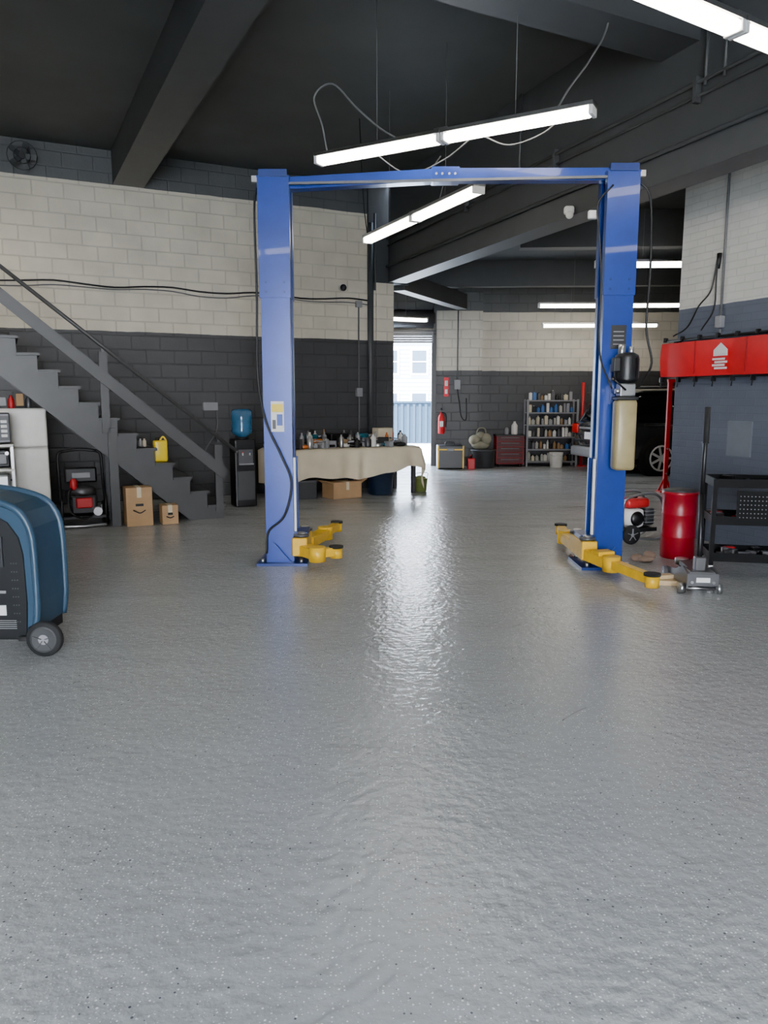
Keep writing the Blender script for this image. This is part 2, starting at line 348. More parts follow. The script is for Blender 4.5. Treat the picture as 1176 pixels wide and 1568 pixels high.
    b.box((x-.1,y-.03,1.78),(.06,.09,.12),black,bev=.01)
    b.box((x,y,1.57),(.13,.13,.11),steel,bev=.01); b.cyl((x-.1,y-.03,1.56),(x-.05,y-.03,1.56),.02,steel)
    b.cyl((x-.03,y-.1,1.57),(x-.15,y-.14,1.66),.008,black,seg=8); b.sph((x-.15,y-.14,1.66),.018,black)
    b.cyl((x-.05,y,1.83),(x-.05,y-.02,1.95),.03,steel); b.cyl((x+.03,y,1.85),(x+.03,y-.02,1.93),.022,steel)
    tank=pm('oil_tank',(.33,.27,.13),.35,0,.55,5)
    b.box((x,y,1.19),(.18,.15,.60),tank,bev=.03,smooth=True); b.box((x,y,1.50),(.185,.16,.03),black,bev=.01)
    b.cyl((x-.03,y-.02,1.5),(x-.03,y-.02,1.56),.025,rub)
    b.box((xr+.17,yr,1.75),(.1,.14,.2),blue,bev=.01)
    b.tube([(xl-.15,yl-.05,3.3),(xl-.17,yl-.1,3.1),(xl-.165,yl-.1,2.4),(xl-.17,yl-.12,1.7),(xl-.1,yl-.17,1.3),(xl+.03,yl-.18,1.0),(xl+.12,yl-.19,.75),(xl+.05,yl-.19,.45),(xl-.1,yl-.16,.3),(xl-.12,yl-.16,.1)],.01,cable)
    b.tube([(xr+.14,yr-.1,3.3),(xr+.24,yr-.1,3.15),(xr+.26,yr-.12,2.6),(xr+.24,yr-.15,2.1),(xr+.3,yr-.15,1.8),(xr+.18,yr-.25,1.62),(xr+.1,yr-.3,1.58)],.01,cable)
    b.tube([(xr-.1,yr-.18,3.25),(xr-.22,yr-.18,3.1),(xr-.2,yr-.18,2.85),(xr-.17,yr-.18,2.5),(xr-.16,yr-.18,1.9),(xr-.06,yr-.25,1.58)],.008,cable)
    b.box((xr-.24,yr-.1,3.03),(.08,.05,.07),paperw,bev=.01)
    b.done()
lift()
# ------------------------------------------------------------------ stairs
def stairs():
    b=B('staircase'); n=15; rise,run=.182,.205
    def saw(y0,y1):
        pts=[(.0,0)]
        for i in range(n): pts+= [(-i*run,(i+1)*rise-.03),(-(i+1)*run,(i+1)*rise-.03)]
        pts+=[(-n*run,n*rise-.42),(-.42,0)]
        b.prism(pts,y0,y1,stairm)
    saw(0,.05); saw(.95,1.0)
    for i in range(n):
        b.box((-(i+.5)*run+.012,.5,(i+1)*rise-.015),(run+.03,1.08,.03),stairm)
        b.box((-i*run-.01,.5,(i+.5)*rise-.01),(.02,.9,rise),stairm)
    b.box((-n*run-.75,.5,n*rise-.06),(1.5,1.08,.12),stairm)
    for px in (-n*run-1.4,-n*run-.1): 
        for y in (.05,.95): b.box((px,y,(n*rise-.1)/2),(.09,.09,n*rise-.12),stairm)
    for px,z0,z1 in ((-.06,.1,.93),(-1.36,1.1,2.03),(-2.9,2.5,3.4)):
        b.box((px,-.035,(z0+z1)/2),(.09,.05,z1-z0),stairm)
    b.box((-1.3,-.03,.58),(.1,.06,1.16),stairm); b.box((-1.3,.5,.58),(.09,.06,1.16),stairm)
    b.bar((.02,-.07,.56),(-3.1,-.07,3.22),.03,.13,stairm)
    b.cyl((.17,-.08,.84),(-3.15,-.08,3.55),.022,stairm,seg=12)
    b.sph((.17,-.08,.84),.024,stairm)
    for px in (-.06,-1.36,-2.9): b.box((px,-.06,.84+.816*(.17-px)-.03),(.03,.03,.06),dsteel)
    b.done(LW(3.5,2.25),A)
stairs()
y=B('antifreeze_jug'); ym=pm('jug_yellow',(.85,.6,.02),.35)
y.box((0,0,.13),(.16,.12,.26),ym,bev=.02,smooth=True); y.cyl((-.03,0,.26),(-.03,0,.30),.025,black); y.tube([(.0,0,.26),(.04,0,.30),(.075,0,.24),(.07,0,.12)],.012,ym)
lx=-.205*3.5; y.done((LW(3.5,2.25)[0]+cA*lx-sA*.2, LW(3.5,2.25)[1]+sA*lx+cA*.2, 4*.182+.002),A)
y=B('bottles_on_step')
for i in range(4): y.lathe((.05*i-.12,.02*(i%2),0),[(.02,0),(.022,.01),(.022,.07),(.01,.09),(.01,.1)],[white,steel,greyp,cloth][i],10)
lx=-.205*4.5; y.done((LW(3.5,2.25)[0]+cA*lx-sA*.25, LW(3.5,2.25)[1]+sA*lx+cA*.25, 5*.182+.002),A)
# ------------------------------------------------------------------ refrigerator and left clutter
b=B('refrigerator')
b.box((0,.03,.7),(.68,.6,1.36),white,bev=.015)
b.box((0,-.3,.48),(.68,.06,.92),white,bev=.02); b.box((0,-.3,1.17),(.68,.06,.44),white,bev=.02)
b.box((-.28,-.35,1.1),(.03,.04,.25),steel,bev=.01); b.box((-.28,-.35,.72),(.03,.04,.35),steel,bev=.01); b.box((0,-.26,.02),(.6,.04,.06),dark)
b.done(LW(5.83,1.83),A)
b=B('fridge_top_clutter')
for i in range(7):
    m=[black,cardd,white,greyp,red,card,dsteel][i]; xx=-.3+i*.09
    if i%2: b.box((xx,-.1,.05+.01*i),(.08,.14,.1+.02*(i%3)),m,bev=.006)
    else: b.lathe((xx,-.15,0),[(.03,0),(.034,.01),(.034,.1),(.015,.13),(.015,.15)],m,12)
b.done(LW(5.9,1.83,1.385),A)
b=B('kitchen_cart')
for z in (.5,.74,1.0): b.box((0,0,z),(.6,.38,.03),white,bev=.005)
b.box((0,0,.26),(.58,.36,.46),white,bev=.01); b.box((0,-.19,.26),(.02,.01,.4),greyp)
for sx in (-.28,.28):
    for sy in (-.17,.17): b.box((sx,sy,.5),(.03,.03,1.0),steel); b.cyl((sx-.01,sy,.03),(sx+.01,sy,.03),.03,rub)
b.done(LW(6.15,2.45),A)
b=B('microwave_oven'); b.box((0,0,.17),(.5,.34,.32),dsteel,bev=.012); b.box((-.06,-.175,.17),(.34,.01,.24),black); b.box((.19,-.175,.17),(.09,.012,.26),black)
for k in range(4): b.box((.19,-.183,.09+k*.05),(.06,.01,.03),paperw)
b.box((.12,-.19,.17),(.015,.03,.24),steel); b.done(LW(6.12,2.45,1.016),A)
b=B('coffee_maker'); b.box((0,.02,.1),(.22,.2,.2),black,bev=.02); b.box((0,-.1,.1),(.16,.04,.12),dsteel,bev=.01); b.cyl((.08,-.1,.16),(.08,-.13,.16),.02,steel); b.done(LW(6.0,2.47,.756),A)
b=B('toaster'); b.box((0,0,.09),(.3,.18,.17),steel,bev=.03); b.box((0,0,.178),(.22,.03,.006),black); b.box((0,.04,.178),(.22,.02,.006),black); b.box((.155,0,.1),(.02,.03,.02),black); b.done(LW(6.05,2.5,.518),A)
b=B('pressure_washer')
for sx in (-.24,.24):
    b.tube([(sx,-.12,.05),(sx,-.14,.3),(sx,.05,.5),(sx,.14,.82),(sx*.8,.16,.88)],.017,black)
    b.wheel((sx*1.05,.12,.14),.14,.06,rub,greyp,'X')
b.tube([(-.19,.16,.88),(0,.17,.9),(.19,.16,.88)],.017,black)
b.tube([(-.24,-.14,.03),(0,-.16,.025),(.24,-.14,.03)],.02,steel)
b.box((0,0,.13),(.46,.34,.03),black); b.box((0,-.02,.27),(.3,.26,.24),black,bev=.03)
b.lathe((0,-.03,.38),[(.13,0),(.14,.02),(.14,.07),(.1,.1),(.03,.11)],dsteel)
b.box((0,-.18,.3),(.18,.05,.12),red,bev=.015); b.cyl((.14,-.15,.2),(.14,-.24,.2),.05,steel)
b.box((0,.12,.6),(.36,.06,.18),black,bev=.02); b.box((0,.08,.6),(.2,.03,.06),greyp); b.tube([(-.1,-.1,.5),(-.16,-.16,.4),(-.15,-.2,.2),(0,-.22,.12),(.15,-.2,.2)],.012,rub)
b.lathe((-.1,-.1,.45),[(.03,0),(.04,.02),(.04,.1),(.02,.13)],red,12)
b.done(LW(5.15,2.15),A)
def cbox(name,w,d,h,loc,rz,logo=True,open_=False):
    b=B(name); b.box((0,0,h/2),(w,d,h),card,bev=.004,seg=1); b.box((0,0,h+.001),(.05,d,.003),cloth); b.box((0,-d/2-.001,h-.06),(.05,.003,.12),cloth)
    if logo:
        b.tube([(-w*.25,-d/2-.003,h*.42),(0,-d/2-.003,h*.34),(w*.22,-d/2-.003,h*.41)],.007,black,6)
        b.box((0,-d/2-.002,h*.55),(w*.3,.003,.03),black)
    if open_:
        b.box((-w/2-.05,0,h),(.12,d,.005),card,(0,.5,0)); b.box((w/2+.05,0,h),(.12,d,.005),card,(0,-.5,0))
    return b.done(loc,rz)
cbox('cardboard_box',.3,.28,.46,LW(4.55,2.3),A)
cbox('cardboard_box',.19,.2,.23,LW(4.2,2.35),A)
# ------------------------------------------------------------------ water dispenser
b=B('water_dispenser')
b.box((0,0,.47),(.3,.3,.94),black,bev=.02); b.box((0,-.155,.7),(.2,.02,.2),dsteel); b.box((0,-.17,.6),(.2,.06,.02),greyp)
for x in (-.05,.05): b.cyl((x,-.15,.76),(x,-.19,.76),.012,[red,blue][x>0]); b.cyl((x,-.185,.72),(x,-.185,.76),.01,paperw)
b.box((0,-.153,.3),(.24,.008,.4),dark)
wb=pm('water_bottle',(.07,.2,.36),.12,0,.3,trans=.4)
b.lathe((0,0,.94),[(.05,0),(.06,.03),(.14,.08),(.145,.12),(.138,.15),(.145,.18),(.138,.22),(.145,.25),(.145,.38),(.12,.41),(.03,.42)],wb,24)
b.cyl((0,0,.93),(0,0,.97),.1,black)
b.done((-1.98,10.78,0),A)
# ------------------------------------------------------------------ workbench
b=B('workbench_table'); Lt,Dt,Ht=2.35,.82,.74
b.box((0,0,Ht-.03),(Lt-.04,Dt-.04,.05),wood)
for sx in (-Lt/2+.08,0,Lt/2-.08):
    for sy in (-Dt/2+.08,Dt/2-.08): b.box((sx,sy,(Ht-.05)/2),(.06,.06,Ht-.05),dsteel)
t=bmesh.new(); nx,ny=110,34; rows=[]
for j in range(ny+1):
    row=[]
    for i in range(nx+1):
        u=i/nx; v=j/ny; x=(u-.5)*(Lt+.5); a=v*(Dt+.42)
        hx_=x; zz=Ht+.004; ex=max(0,abs(x)-Lt/2)
        fr=max(0,a-Dt); yy=Dt/2-min(a,Dt)
        drop=fr*(.8+.45*(1-u)+.10*math.sin(x*4+1)+.04*math.sin(x*11)); 
        if fr>0: yy=-Dt/2-.012-.055*(1+math.sin(x*12+math.sin(x*5)*2.2+fr*2))*min(1,fr*3.2)*(.75+.25*math.sin(x*3))
        zz-=drop
        if ex>0:
            zz-=ex*(2.2 if x<0 else 1.3); hx_=math.copysign(Lt/2+.012+.03*(1+math.sin(yy*20)),x)
        zz+=.004*math.sin(x*9)*math.sin(yy*11)+.004
        row.append(t.verts.new((hx_,yy,max(.02,zz))))
    rows.append(row)
for j in range(ny):
    for i in range(nx): t.faces.new((rows[j][i],rows[j][i+1],rows[j+1][i+1],rows[j+1][i]))
b.add(t,cloth,None,True)
tc_=LW(1.18,.62); b.done(tc_,A)
b=B('bench_tool_clutter'); cols=[black,dsteel,steel,greyp,cardd,rub,white,pm('teal',(.02,.12,.16),.4),pm('orange_can',(.6,.15,.02),.4),cloth,red]
for i in range(125):
    x=R.uniform(-1.1,1.1); yy=R.uniform(-.36,.36); m=R.choice(cols[:7] if R.random()<.8 else cols); k=R.random()
    if k<.3: hgt=R.uniform(.05,.16); b.box((x,yy,hgt/2),(R.uniform(.06,.22),R.uniform(.05,.15),hgt),m,(0,0,R.uniform(0,3)),.008)
    elif k<.6: hgt=R.uniform(.14,.28); r=R.uniform(.028,.05); b.lathe((x,yy,0),[(r*.9,0),(r,.01),(r,hgt*.75),(r*.4,hgt*.88),(r*.4,hgt)],m,12)
    elif k<.75: b.lathe((x,yy,.0),[(R.uniform(.04,.09),0),(.09,.01),(.09,.05),(.05,.06)],m,16)
    elif k<.88: a=R.uniform(0,3); b.cyl((x,yy,.03),(x+.18*math.cos(a),yy+.1*math.sin(a),.03),.02,m)
    else:
        b.tube([(x+.1*math.cos(q),yy+.07*math.sin(q),.02+.012*q) for q in (0,1,2,3,4,5,6,7,8)],.01,m)
for x in (-.55,.3):
    b.cyl((x-.1,-.1,.17),(x+.1,-.1,.17),.035,cols[7]); b.box((x-.06,-.1,.09),(.045,.05,.14),black,bev=.01); b.box((x-.06,-.1,.02),(.1,.07,.05),black,bev=.01); b.cyl((x+.1,-.1,.17),(x+.16,-.1,.17),.015,steel)
b.box((.0,.25,.1),(.35,.25,.2),black,(0,0,.2),.02); b.box((.85,.3,.14),(.28,.2,.26),cloth,(0,0,.1),.01); b.box((-.7,.25,.14),(.4,.3,.28),dsteel,(0,0,.1),.015)
b.done((tc_[0],tc_[1],Ht+.012),A)
cb=cbox('cardboard_box',.5,.34,.25,(LW(1.35,1.0)[0],LW(1.35,1.0)[1],0),A+.15,False,True)
b=B('plastic_tub'); b.lathe((0,0,0),[(.17,0),(.19,.02),(.21,.32),(.23,.33),(.22,.36),(.18,.36)],pm('tub_navy',(.02,.03,.05),.4),24); b.done(LW(.65,.9),0)
b=B('storage_crate'); b.box((0,0,.13),(.45,.3,.26),dark,bev=.01); b.box((0,0,.27),(.48,.33,.03),dsteel,bev=.005); b.done(LW(1.98,.85),A)
b=B('rag_bucket'); b.lathe((0,0,0),[(.09,0),(.1,.01),(.12,.2),(.125,.21)],pm('bucket_olive',(.12,.15,.04),.5),18); b.sph((0,0,.2),.1,pm('rag_olive',(.2,.22,.08),.9,bump=.4),(1,1,.6)); b.tube([(-.12,0,.2),(-.1,-.05,.3),(.1,-.05,.3),(.12,0,.2)],.005,steel); b.done(LW(-.1,.85),A)
# ------------------------------------------------------------------ AC service machine
b=B('ac_recovery_machine'); mb=pm('machine_blue',(.026,.062,.105),.4,0,.1); mk=pm('machine_panel',(.008,.009,.010),.5)
prof=[(-.85,.14),(-.02,.14),(.0,.3),(.0,.62),(-.015,.75),(-.06,.84),(-.13,.89),(-.3,.935),(-.6,.965),(-.85,.975)]
b.prism(prof,0,.40,mb)
b.prism([(-.86,.1),(-.07,.1),(-.055,.3),(-.06,.6),(-.08,.70),(-.14,.79),(-.26,.86),(-.6,.90),(-.86,.91)],-.015,.0,mk)
for yy in (-.005,.4):
    b.tube([(-.02,yy,.14),(-.0,yy,.3),(-.0,yy,.62),(-.015,yy,.75),(-.06,yy,.84),(-.13,yy,.89),(-.3,yy,.935),(-.6,yy,.965),(-.85,yy,.975)],.022,mb)
b.box((-.2,-.02,.62),(.06,.02,.18),pm('recess',(.03,.03,.035),.6)); b.box((-.28,-.02,.62),(.06,.02,.18),dark)
b.lathe((-.2,-.045,.56),[(.018,0),(.02,.01),(.02,.08),(.01,.1),(.01,.12)],greyp,12)
b.lathe((-.28,-.045,.55),[(.018,0),(.02,.01),(.02,.06),(.01,.08),(.01,.1)],pm('dye_green',(.3,.7,.1),.3),12)
for xx in (-.2,-.28): b.box((xx,-.035,.7),(.045,.02,.015),paperw)
b.box((-.24,-.02,.27),(.13,.006,.06),paperw); b.box((-.19,-.02,.38),(.04,.006,.015),greyp)
for k in range(5): b.box((-.22,-.02,.16+k*.012),(.2,.004,.004),greyp)
for k in range(8):
    for j in range(3): b.cyl((-.1-.015*j,-.018,.2+.05*k),(-.1-.015*j,-.012,.2+.05*k),.004,dark,seg=6)
b.box((-.43,.2,.11),(.82,.36,.06),black)
b.wheel((.05,-.04,.105),.105,.045,rub,dark); b.box((.0,-.01,.14),(.1,.03,.06),black)
b.lathe((.05,-.04,.105),[(.066,-.024),(.078,-.026),(.078,.026),(.066,.024)],dark,24,'Y'); b.cyl((.05,-.066,.105),(.05,-.06,.105),.03,greyp)
b.cyl((-.1,-.04,.105),(.05,-.04,.105),.015,steel)
for xx,yy in ((-.75,.05),(-.75,.35),(-.2,.3)): b.cyl((xx,yy-.015,.05),(xx,yy+.015,.05),.05,rub); b.box((xx,yy,.09),(.05,.05,.05),steel)
b.done((-2.04,4.40,0),math.radians(0))
# ------------------------------------------------------------------ right side
RWd=Vector((8.2-3.21,-4.1-8.6)).normalized(); RWn=Vector((RWd.y,-RWd.x))
if RWn.x>0: RWn=-RWn
ra=math.atan2(RWd.y,RWd.x)
def RW(s,d,z=0): return (3.21+RWd.x*s+RWn.x*d, 8.6+RWd.y*s+RWn.y*d, z)
b=B('tool_banner_rack'); rv=pm('banner_red',(.62,.010,.02),.4)
t=bmesh.new(); rows=[]
for i in range(91):
    x=-.12+i*2.0/90; yy=-.10-.012*math.sin(x*6)-.02*abs(math.sin(x*3.6))
    rows.append([t.verts.new((x,yy-.02*math.sin(v*3),1.73+v*.36)) for v in (0,.25,.5,.75,1)])
for a_,b_ in zip(rows,rows[1:]):
    for k in range(4): t.faces.new((a_[k],b_[k],b_[k+1],a_[k+1]))
b.add(t,rv,None,True)
b.cyl((-.12,-.08,2.12),(1.95,-.08,2.12),.014,black); b.cyl((-.12,-.1,1.72),(1.95,-.1,1.72),.014,black)
for k in range(9):
    xx=-.08+k*.25; b.box((xx,-.09,2.13),(.03,.05,.05),black,bev=.008); b.box((xx,-.115,1.70),(.03,.05,.06),black,bev=.008); b.cyl((xx,-.12,1.7),(xx,-.13,1.62),.008,black,seg=8)
b.box((.05,-.04,1.93),(.04,.07,.4),black); b.box((1.8,-.04,1.93),(.04,.07,.4),black)
for xx in (.43,1.1,1.6): b.box((xx,-.15,1.92),(.008,.01,.33),pm('seam',(.35,.01,.02),.5))
lx=.78
b.prism([(lx-.09,1.94),(lx-.09,1.98),(lx,2.05),(lx+.09,1.98),(lx+.09,1.94)],-.155,-.15,paperw)
for k in range(4): b.box((lx+(-.02 if k%2 else .01),-.152,1.80+k*.03),(.16,.006,.02),paperw)
b.box((lx,-.152,1.93),(.18,.006,.018),paperw)
b.done(RW(0,0),ra)
b=B('conduit_right_wall')
b.cyl((.62,-.02,4.3),(.62,-.02,2.32),.012,cableg); b.box((.62,-.03,2.27),(.08,.06,.12),greyp,bev=.008); b.cyl((.62,-.02,2.2),(.62,-.02,2.15),.012,cableg)
b.tube([(.55,-.04,2.9),(.5,-.05,2.6),(.35,-.06,2.45),(.2,-.06,2.25),(.0,-.06,2.17)],.008,cable)
b.tube([(.55,-.04,2.95),(.56,-.05,2.7),(.55,-.05,2.4),(.4,-.06,2.2)],.008,cable); b.cyl((.57,-.03,2.95),(.56,-.04,2.8),.02,cable)
b.box((.95,-.005,1.1),(.3,.02,.35),pm('panel_grey',(.14,.155,.18),.4))
b.done(RW(0,0),ra)
b=B('conduit_header')
for z,o,r in ((4.05,-.05,.016),(3.95,-.04,.012),(3.62,-.05,.02)): b.cyl(H(.3,o,z),H(17,o,z),r,dark,seg=10)
for t_ in (3,5,7,9): b.box(H(t_,-.04,4.0),(.04,.06,.2),dark,(0,0,math.radians(-68)))
b.cyl(H(4.3,-.05,4.0),H(4.3,-.05,4.88),.014,dark,seg=8)
for t_ in (7.1,7.3): b.cyl(H(t_,-.05,4.0),H(t_,-.05,4.5),.014,dark,seg=8)
b.done()
b=B('motion_sensor'); b.box((0,0,0),(.1,.08,.08),white,bev=.02); b.sph((0,-.03,-.05),.04,white); b.done(H(5.3,-.06,3.42))
b=B('red_oil_drum'); b.lathe((0,0,0),[(.15,0),(.155,.01),(.155,.2),(.16,.21),(.155,.22),(.155,.41),(.16,.42),(.155,.43),(.155,.6),(.165,.61),(.165,.63),(.15,.64),(.148,.60)],pm('drum_red',(.33,.007,.02),.35),32)
b.lathe((0,0,.6),[(.15,0),(.16,.045),(.12,.055),(.02,.06)],dark,32); b.done((2.8,7.22,0))
b=B('tool_cart'); W,D=.62,.42; cblk=pm('cart_black',(.006,.006,.006),.6,spec=.15)
for z in (.16,.47,.78):
    b.box((0,0,z),(W,D,.015),cblk)
    for q in (-1,1): b.box((0,q*D/2,z+.03),(W,.012,.07),cblk); b.box((q*W/2,0,z+.03),(.012,D,.07),cblk)
for sx in (-1,1):
    for sy in (-1,1):
        b.box((sx*W/2,sy*D/2,.47),(.035,.035,.74),cblk); b.cyl((sx*W/2-.012,sy*D/2,.045),(sx*W/2+.012,sy*D/2,.045),.045,greyp); b.box((sx*W/2,sy*D/2,.1),(.035,.04,.04),steel)
b.box((.08,-D/2-.005,.62),(W*.7,.01,.26),cblk)
for i in range(14):
    for j in range(6): b.cyl((-.11+i*.028,-D/2-.013,.53+j*.035),(-.11+i*.028,-D/2-.009,.53+j*.035),.004,greyp,seg=6)
b.tube([(W/2,-.15,.8),(W/2+.07,-.15,.86),(W/2+.07,.15,.86),(W/2,.15,.8)],.012,cblk)
b.done((3.08,6.45,0),math.radians(-12))
b=B('cart_tools')
for i in range(34):
    x=R.uniform(-.26,.26); yy=R.uniform(-.17,.17); z=R.choice((.17,.48,.79)); m=R.choice([steel,dsteel,black,red,greyp,black])
    if R.random()<.5: b.box((x,yy,z+.03),(R.uniform(.04,.12),R.uniform(.03,.08),.05),m,(0,0,R.uniform(0,3)),.005)
    else: a=R.uniform(0,3); b.cyl((x,yy,z+.025),(x+.1*math.cos(a),yy+.08*math.sin(a),z+.025),.014,m,seg=10)
b.done((3.08,6.45,0),math.radians(-12))
b=B('floor_jack'); jm=pm('jack_grey',(.13,.13,.135),.35,.5)
for q in (-1,1):
    b.prism([(-.0,.05),(.0,.17),(.12,.2),(.35,.13),(.62,.1),(.62,.05)],q*.11-.008,q*.11+.008,jm,plane='YZ')
    b.cyl((q*.16,.05,.04),(q*.12,.05,.04),.04,steel); b.cyl((q*.15,.58,.05),(q*.11,.58,.05),.05,dsteel)
b.box((0,.1,.15),(.2,.2,.06),jm,bev=.015); b.box((0,-.005,.12),(.24,.02,.1),jm,bev=.006); b.box((0,-.02,.12),(.1,.01,.035),paperw); b.box((0,.3,.1),(.1,.4,.05),black)
b.cyl((-.17,.05,.04),(.17,.05,.04),.012,steel); b.cyl((-.15,.58,.05),(.15,.58,.05),.012,steel)
b.bar((0,.2,.13),(0,.55,.14),.07,.05,jm); b.cyl((0,.58,.12),(0,.58,.17),.055,steel)
b.box((0,.1,.22),(.08,.08,.12),jm,bev=.01); b.cyl((0,.1,.2),(.03,.24,.75),.02,black); b.cyl((.03,.24,.75),(.07,.36,1.42),.017,black); b.cyl((.055,.3,1.15),(.07,.36,1.43),.022,rub)
for q in (-1,1): b.cyl((q*.08,-.02,.1),(q*.08,-.012,.1),.012,steel,seg=8)
b.done((2.45,5.78,0),math.radians(-6))
b=B('wood_blocks'); b.box((0,0,.02),(.26,.09,.04),wood,(0,0,.1),.003); b.box((.02,.12,.02),(.24,.09,.04),wood,(0,0,-.3),.003); b.box((-.02,.05,.055),(.2,.08,.03),wood,(0,0,.5),.003); b.done((2.28,6.12,0),-.3)
b=B('portable_engine_pump')
for yy in (-.14,.14): b.tube([(-.24,yy,.1),(-.24,yy,.42),(-.1,yy,.5),(.16,yy,.5),(.26,yy,.36),(.26,yy,.05),(-.1,yy,.05),(-.24,yy,.1)],.014,steel)
b.box((0,0,.13),(.4,.26,.04),black); b.box((-.05,0,.25),(.22,.22,.2),paperw,bev=.04,smooth=True); b.box((.14,0,.26),(.12,.18,.18),dsteel,bev=.02)
b.box((-.02,0,.41),(.28,.22,.1),red,bev=.03,smooth=True); b.cyl((.0,0,.46),(.0,0,.49),.03,black)
b.lathe((-.05,-.12,.25),[(.07,-.02),(.08,0),(.07,.02)],black,18,'Y')
for k in range(4): b.box((.14,0,.2+k*.04),(.14,.2,.008),steel)
b.wheel((-.17,-.19,.1),.1,.05,rub,greyp); b.wheel((-.17,.19,.1),.1,.05,rub,greyp)
b.done((2.66,8.1,0),math.radians(20))
b=B('rag_pile'); rg=pm('rag_cloth',(.25,.17,.12),.9,0,.4,14,.6)
for q in ((0,0,.03,1.4,1,.5),(.08,.05,.05,.9,1.1,.7),(-.07,.04,.04,1,.8,.6)): b.sph((q[0],q[1],q[2]),.06,rg,q[3:],12)
b.done((2.42,6.98,0),.3)
# ------------------------------------------------------------------ left wall wiring
b=B('conduit_left_wall')
def lw(s,z,d=.03): 
    p=LW(s,d); return (p[0],p[1],z)
pts=[lw(10-i*.4,3.08+.025*math.sin(i*1.7)) for i in range(25)]
b.tube(pts,.012,cable,6,3); b.tube([(p[0],p[1],p[2]-.05+.02*math.sin(i)) for i,p in enumerate(pts)],.008,cableg,6,3)
b.cyl(lw(.42,.0,.06),lw(.42,4.3,.06),.05,dark); b.cyl(lw(.62,.3),lw(.62,3.0),.012,cableg); b.cyl(lw(.35,3.25,.08),lw(.35,4.45,.08),.02,dark)
b.box(lw(.62,1.6),(.1,.07,.14),greyp,(0,0,A)); b.box(lw(.62,3.02),(.1,.07,.1),greyp,(0,0,A))
b.tube([lw(3.0,1.35),lw(3.02,1.0),lw(3.2,.7),lw(3.1,.5)],.01,cableg); b.box(lw(3.1,1.38),(.22,.06,.12),greyp,(0,0,A))
b.done()
b=B('security_camera'); b.cyl((0,0,0),(0,-.05,0),.06,white); b.sph((0,-.06,-.01),.055,black); b.done(LW(.9,0,3.27),A)
b=B('wall_fan'); b.box((0,-.03,0),(.12,.06,.14),dark); b.cyl((0,-.05,0),(0,-.25,-.05),.02,dark)
for k in range(5):
    a=2*pi*k/5; b.box((.1*math.cos(a),-.27,-.05+.1*math.sin(a)),(.15,.01,.07),dark,(.4,-a,0))
for rr in (.1,.18): b.tube([(rr*math.cos(2*pi*k/16),-.3,-.05+rr*math.sin(2*pi*k/16)) for k in range(17)],.005,black,5,1)
b.cyl((0,-.25,-.05),(0,-.32,-.05),.04,black); b.done(LW(5.5,0,4.66),A)
# ------------------------------------------------------------------ far room objects
b=B('fire_extinguisher'); b.lathe((0,0,0),[(.06,0),(.075,.02),(.075,.36),(.05,.42),(.025,.45),(.025,.48)],pm('ext_red',(.65,.01,.02),.3),20)
b.box((0,0,.5),(.04,.12,.03),black); b.box((0,-.03,.54),(.03,.14,.015),black,(.25,0,0)); b.tube([(0,-.04,.48),(.1,-.05,.42),(.1,-.05,.15)],.012,rub); b.box((0,-.076,.22),(.08,.004,.12),paperw); b.box((0,.08,.25),(.06,.06,.3),steel); b.done((1.27,17.185,.72))
b=B('fire_extinguisher_sign'); b.box((0,0,0),(.11,.012,.42),pm('sign_red',(.7,.01,.03),.5)); b.box((0,-.008,.08),(.07,.004,.12),paperw); b.box((0,-.008,-.1),(.06,.004,.1),paperw); b.done((1.38,17.29,1.75))
b=B('electrical_box'); b.box((0,0,0),(.14,.1,.22),greyp,bev=.01); b.cyl((0,0,.1),(0,0,2.2),.015,cableg); b.tube([(0,-.05,-.1),(.05,-.06,-.4),(.1,-.06,-.7),(.2,-.05,-.75),(.2,-.05,-.3)],.012,cable); b.done((1.62,17.24,1.8))
b=B('storage_case'); b.box((0,0,.26),(.56,.4,.5),black,bev=.02); b.box((0,-.2,.42),(.57,.02,.03),yellow)
for xx in (-.26,.27): b.box((xx,-.21,.26),(.03,.02,.48),yellow)
b.box((0,-.21,.42),(.15,.04,.05),greyp,bev=.01); b.tube([(-.1,0,.51),(-.08,0,.57),(.08,0,.57),(.1,0,.51)],.012,black); b.done((1.42,16.6,0))
b=B('storage_bin'); b.lathe((0,0,0),[(.22,0),(.24,.02),(.26,.36),(.28,.37),(.28,.4),(.24,.4)],dark,20); b.done((2.17,16.8,0))
b=B('canvas_bag'); bm_=pm('bag_khaki',(.26,.24,.17),.9,0,.3,8,.6)
for c_ in ((0,0,.1,1.2,.9,.6),(-.12,0,.2,.8,.8,.7),(.12,-.02,.22,.7,.8,.8),(0,.0,.3,.6,.6,.5)): b.sph(c_[:3],.17,bm_,c_[3:])
b.tube([(-.1,0,.3),(-.05,-.05,.45),(.08,-.05,.45),(.12,0,.3)],.015,bm_); b.done((2.1,16.8,.4))
b=B('gas_can'); b.box((0,0,.12),(.16,.2,.24),red,bev=.02); b.cyl((0,-.05,.24),(.02,-.1,.33),.02,black); b.tube([(0,.07,.24),(0,.06,.29),(0,-.02,.29),(0,-.03,.24)],.012,red); b.done((1.86,16.45,0))
b=B('tool_chest'); b.box((0,0,.37),(.62,.42,.62),pm('chest_red',(.22,.012,.015),.4),bev=.01)
for k in range(5): b.box((0,-.215,.14+k*.12),(.56,.012,.1),pm('chest_dark',(.07,.01,.012),.4),bev=.004); b.box((0,-.225,.165+k*.12),(.4,.015,.015),dsteel)
b.box((0,0,.69),(.64,.44,.03),black)
for sx in (-.25,.25):
    for sy in (-.15,.15): b.cyl((sx-.01,sy,.035),(sx+.01,sy,.035),.035,rub)
b.done((2.78,17.2,0))
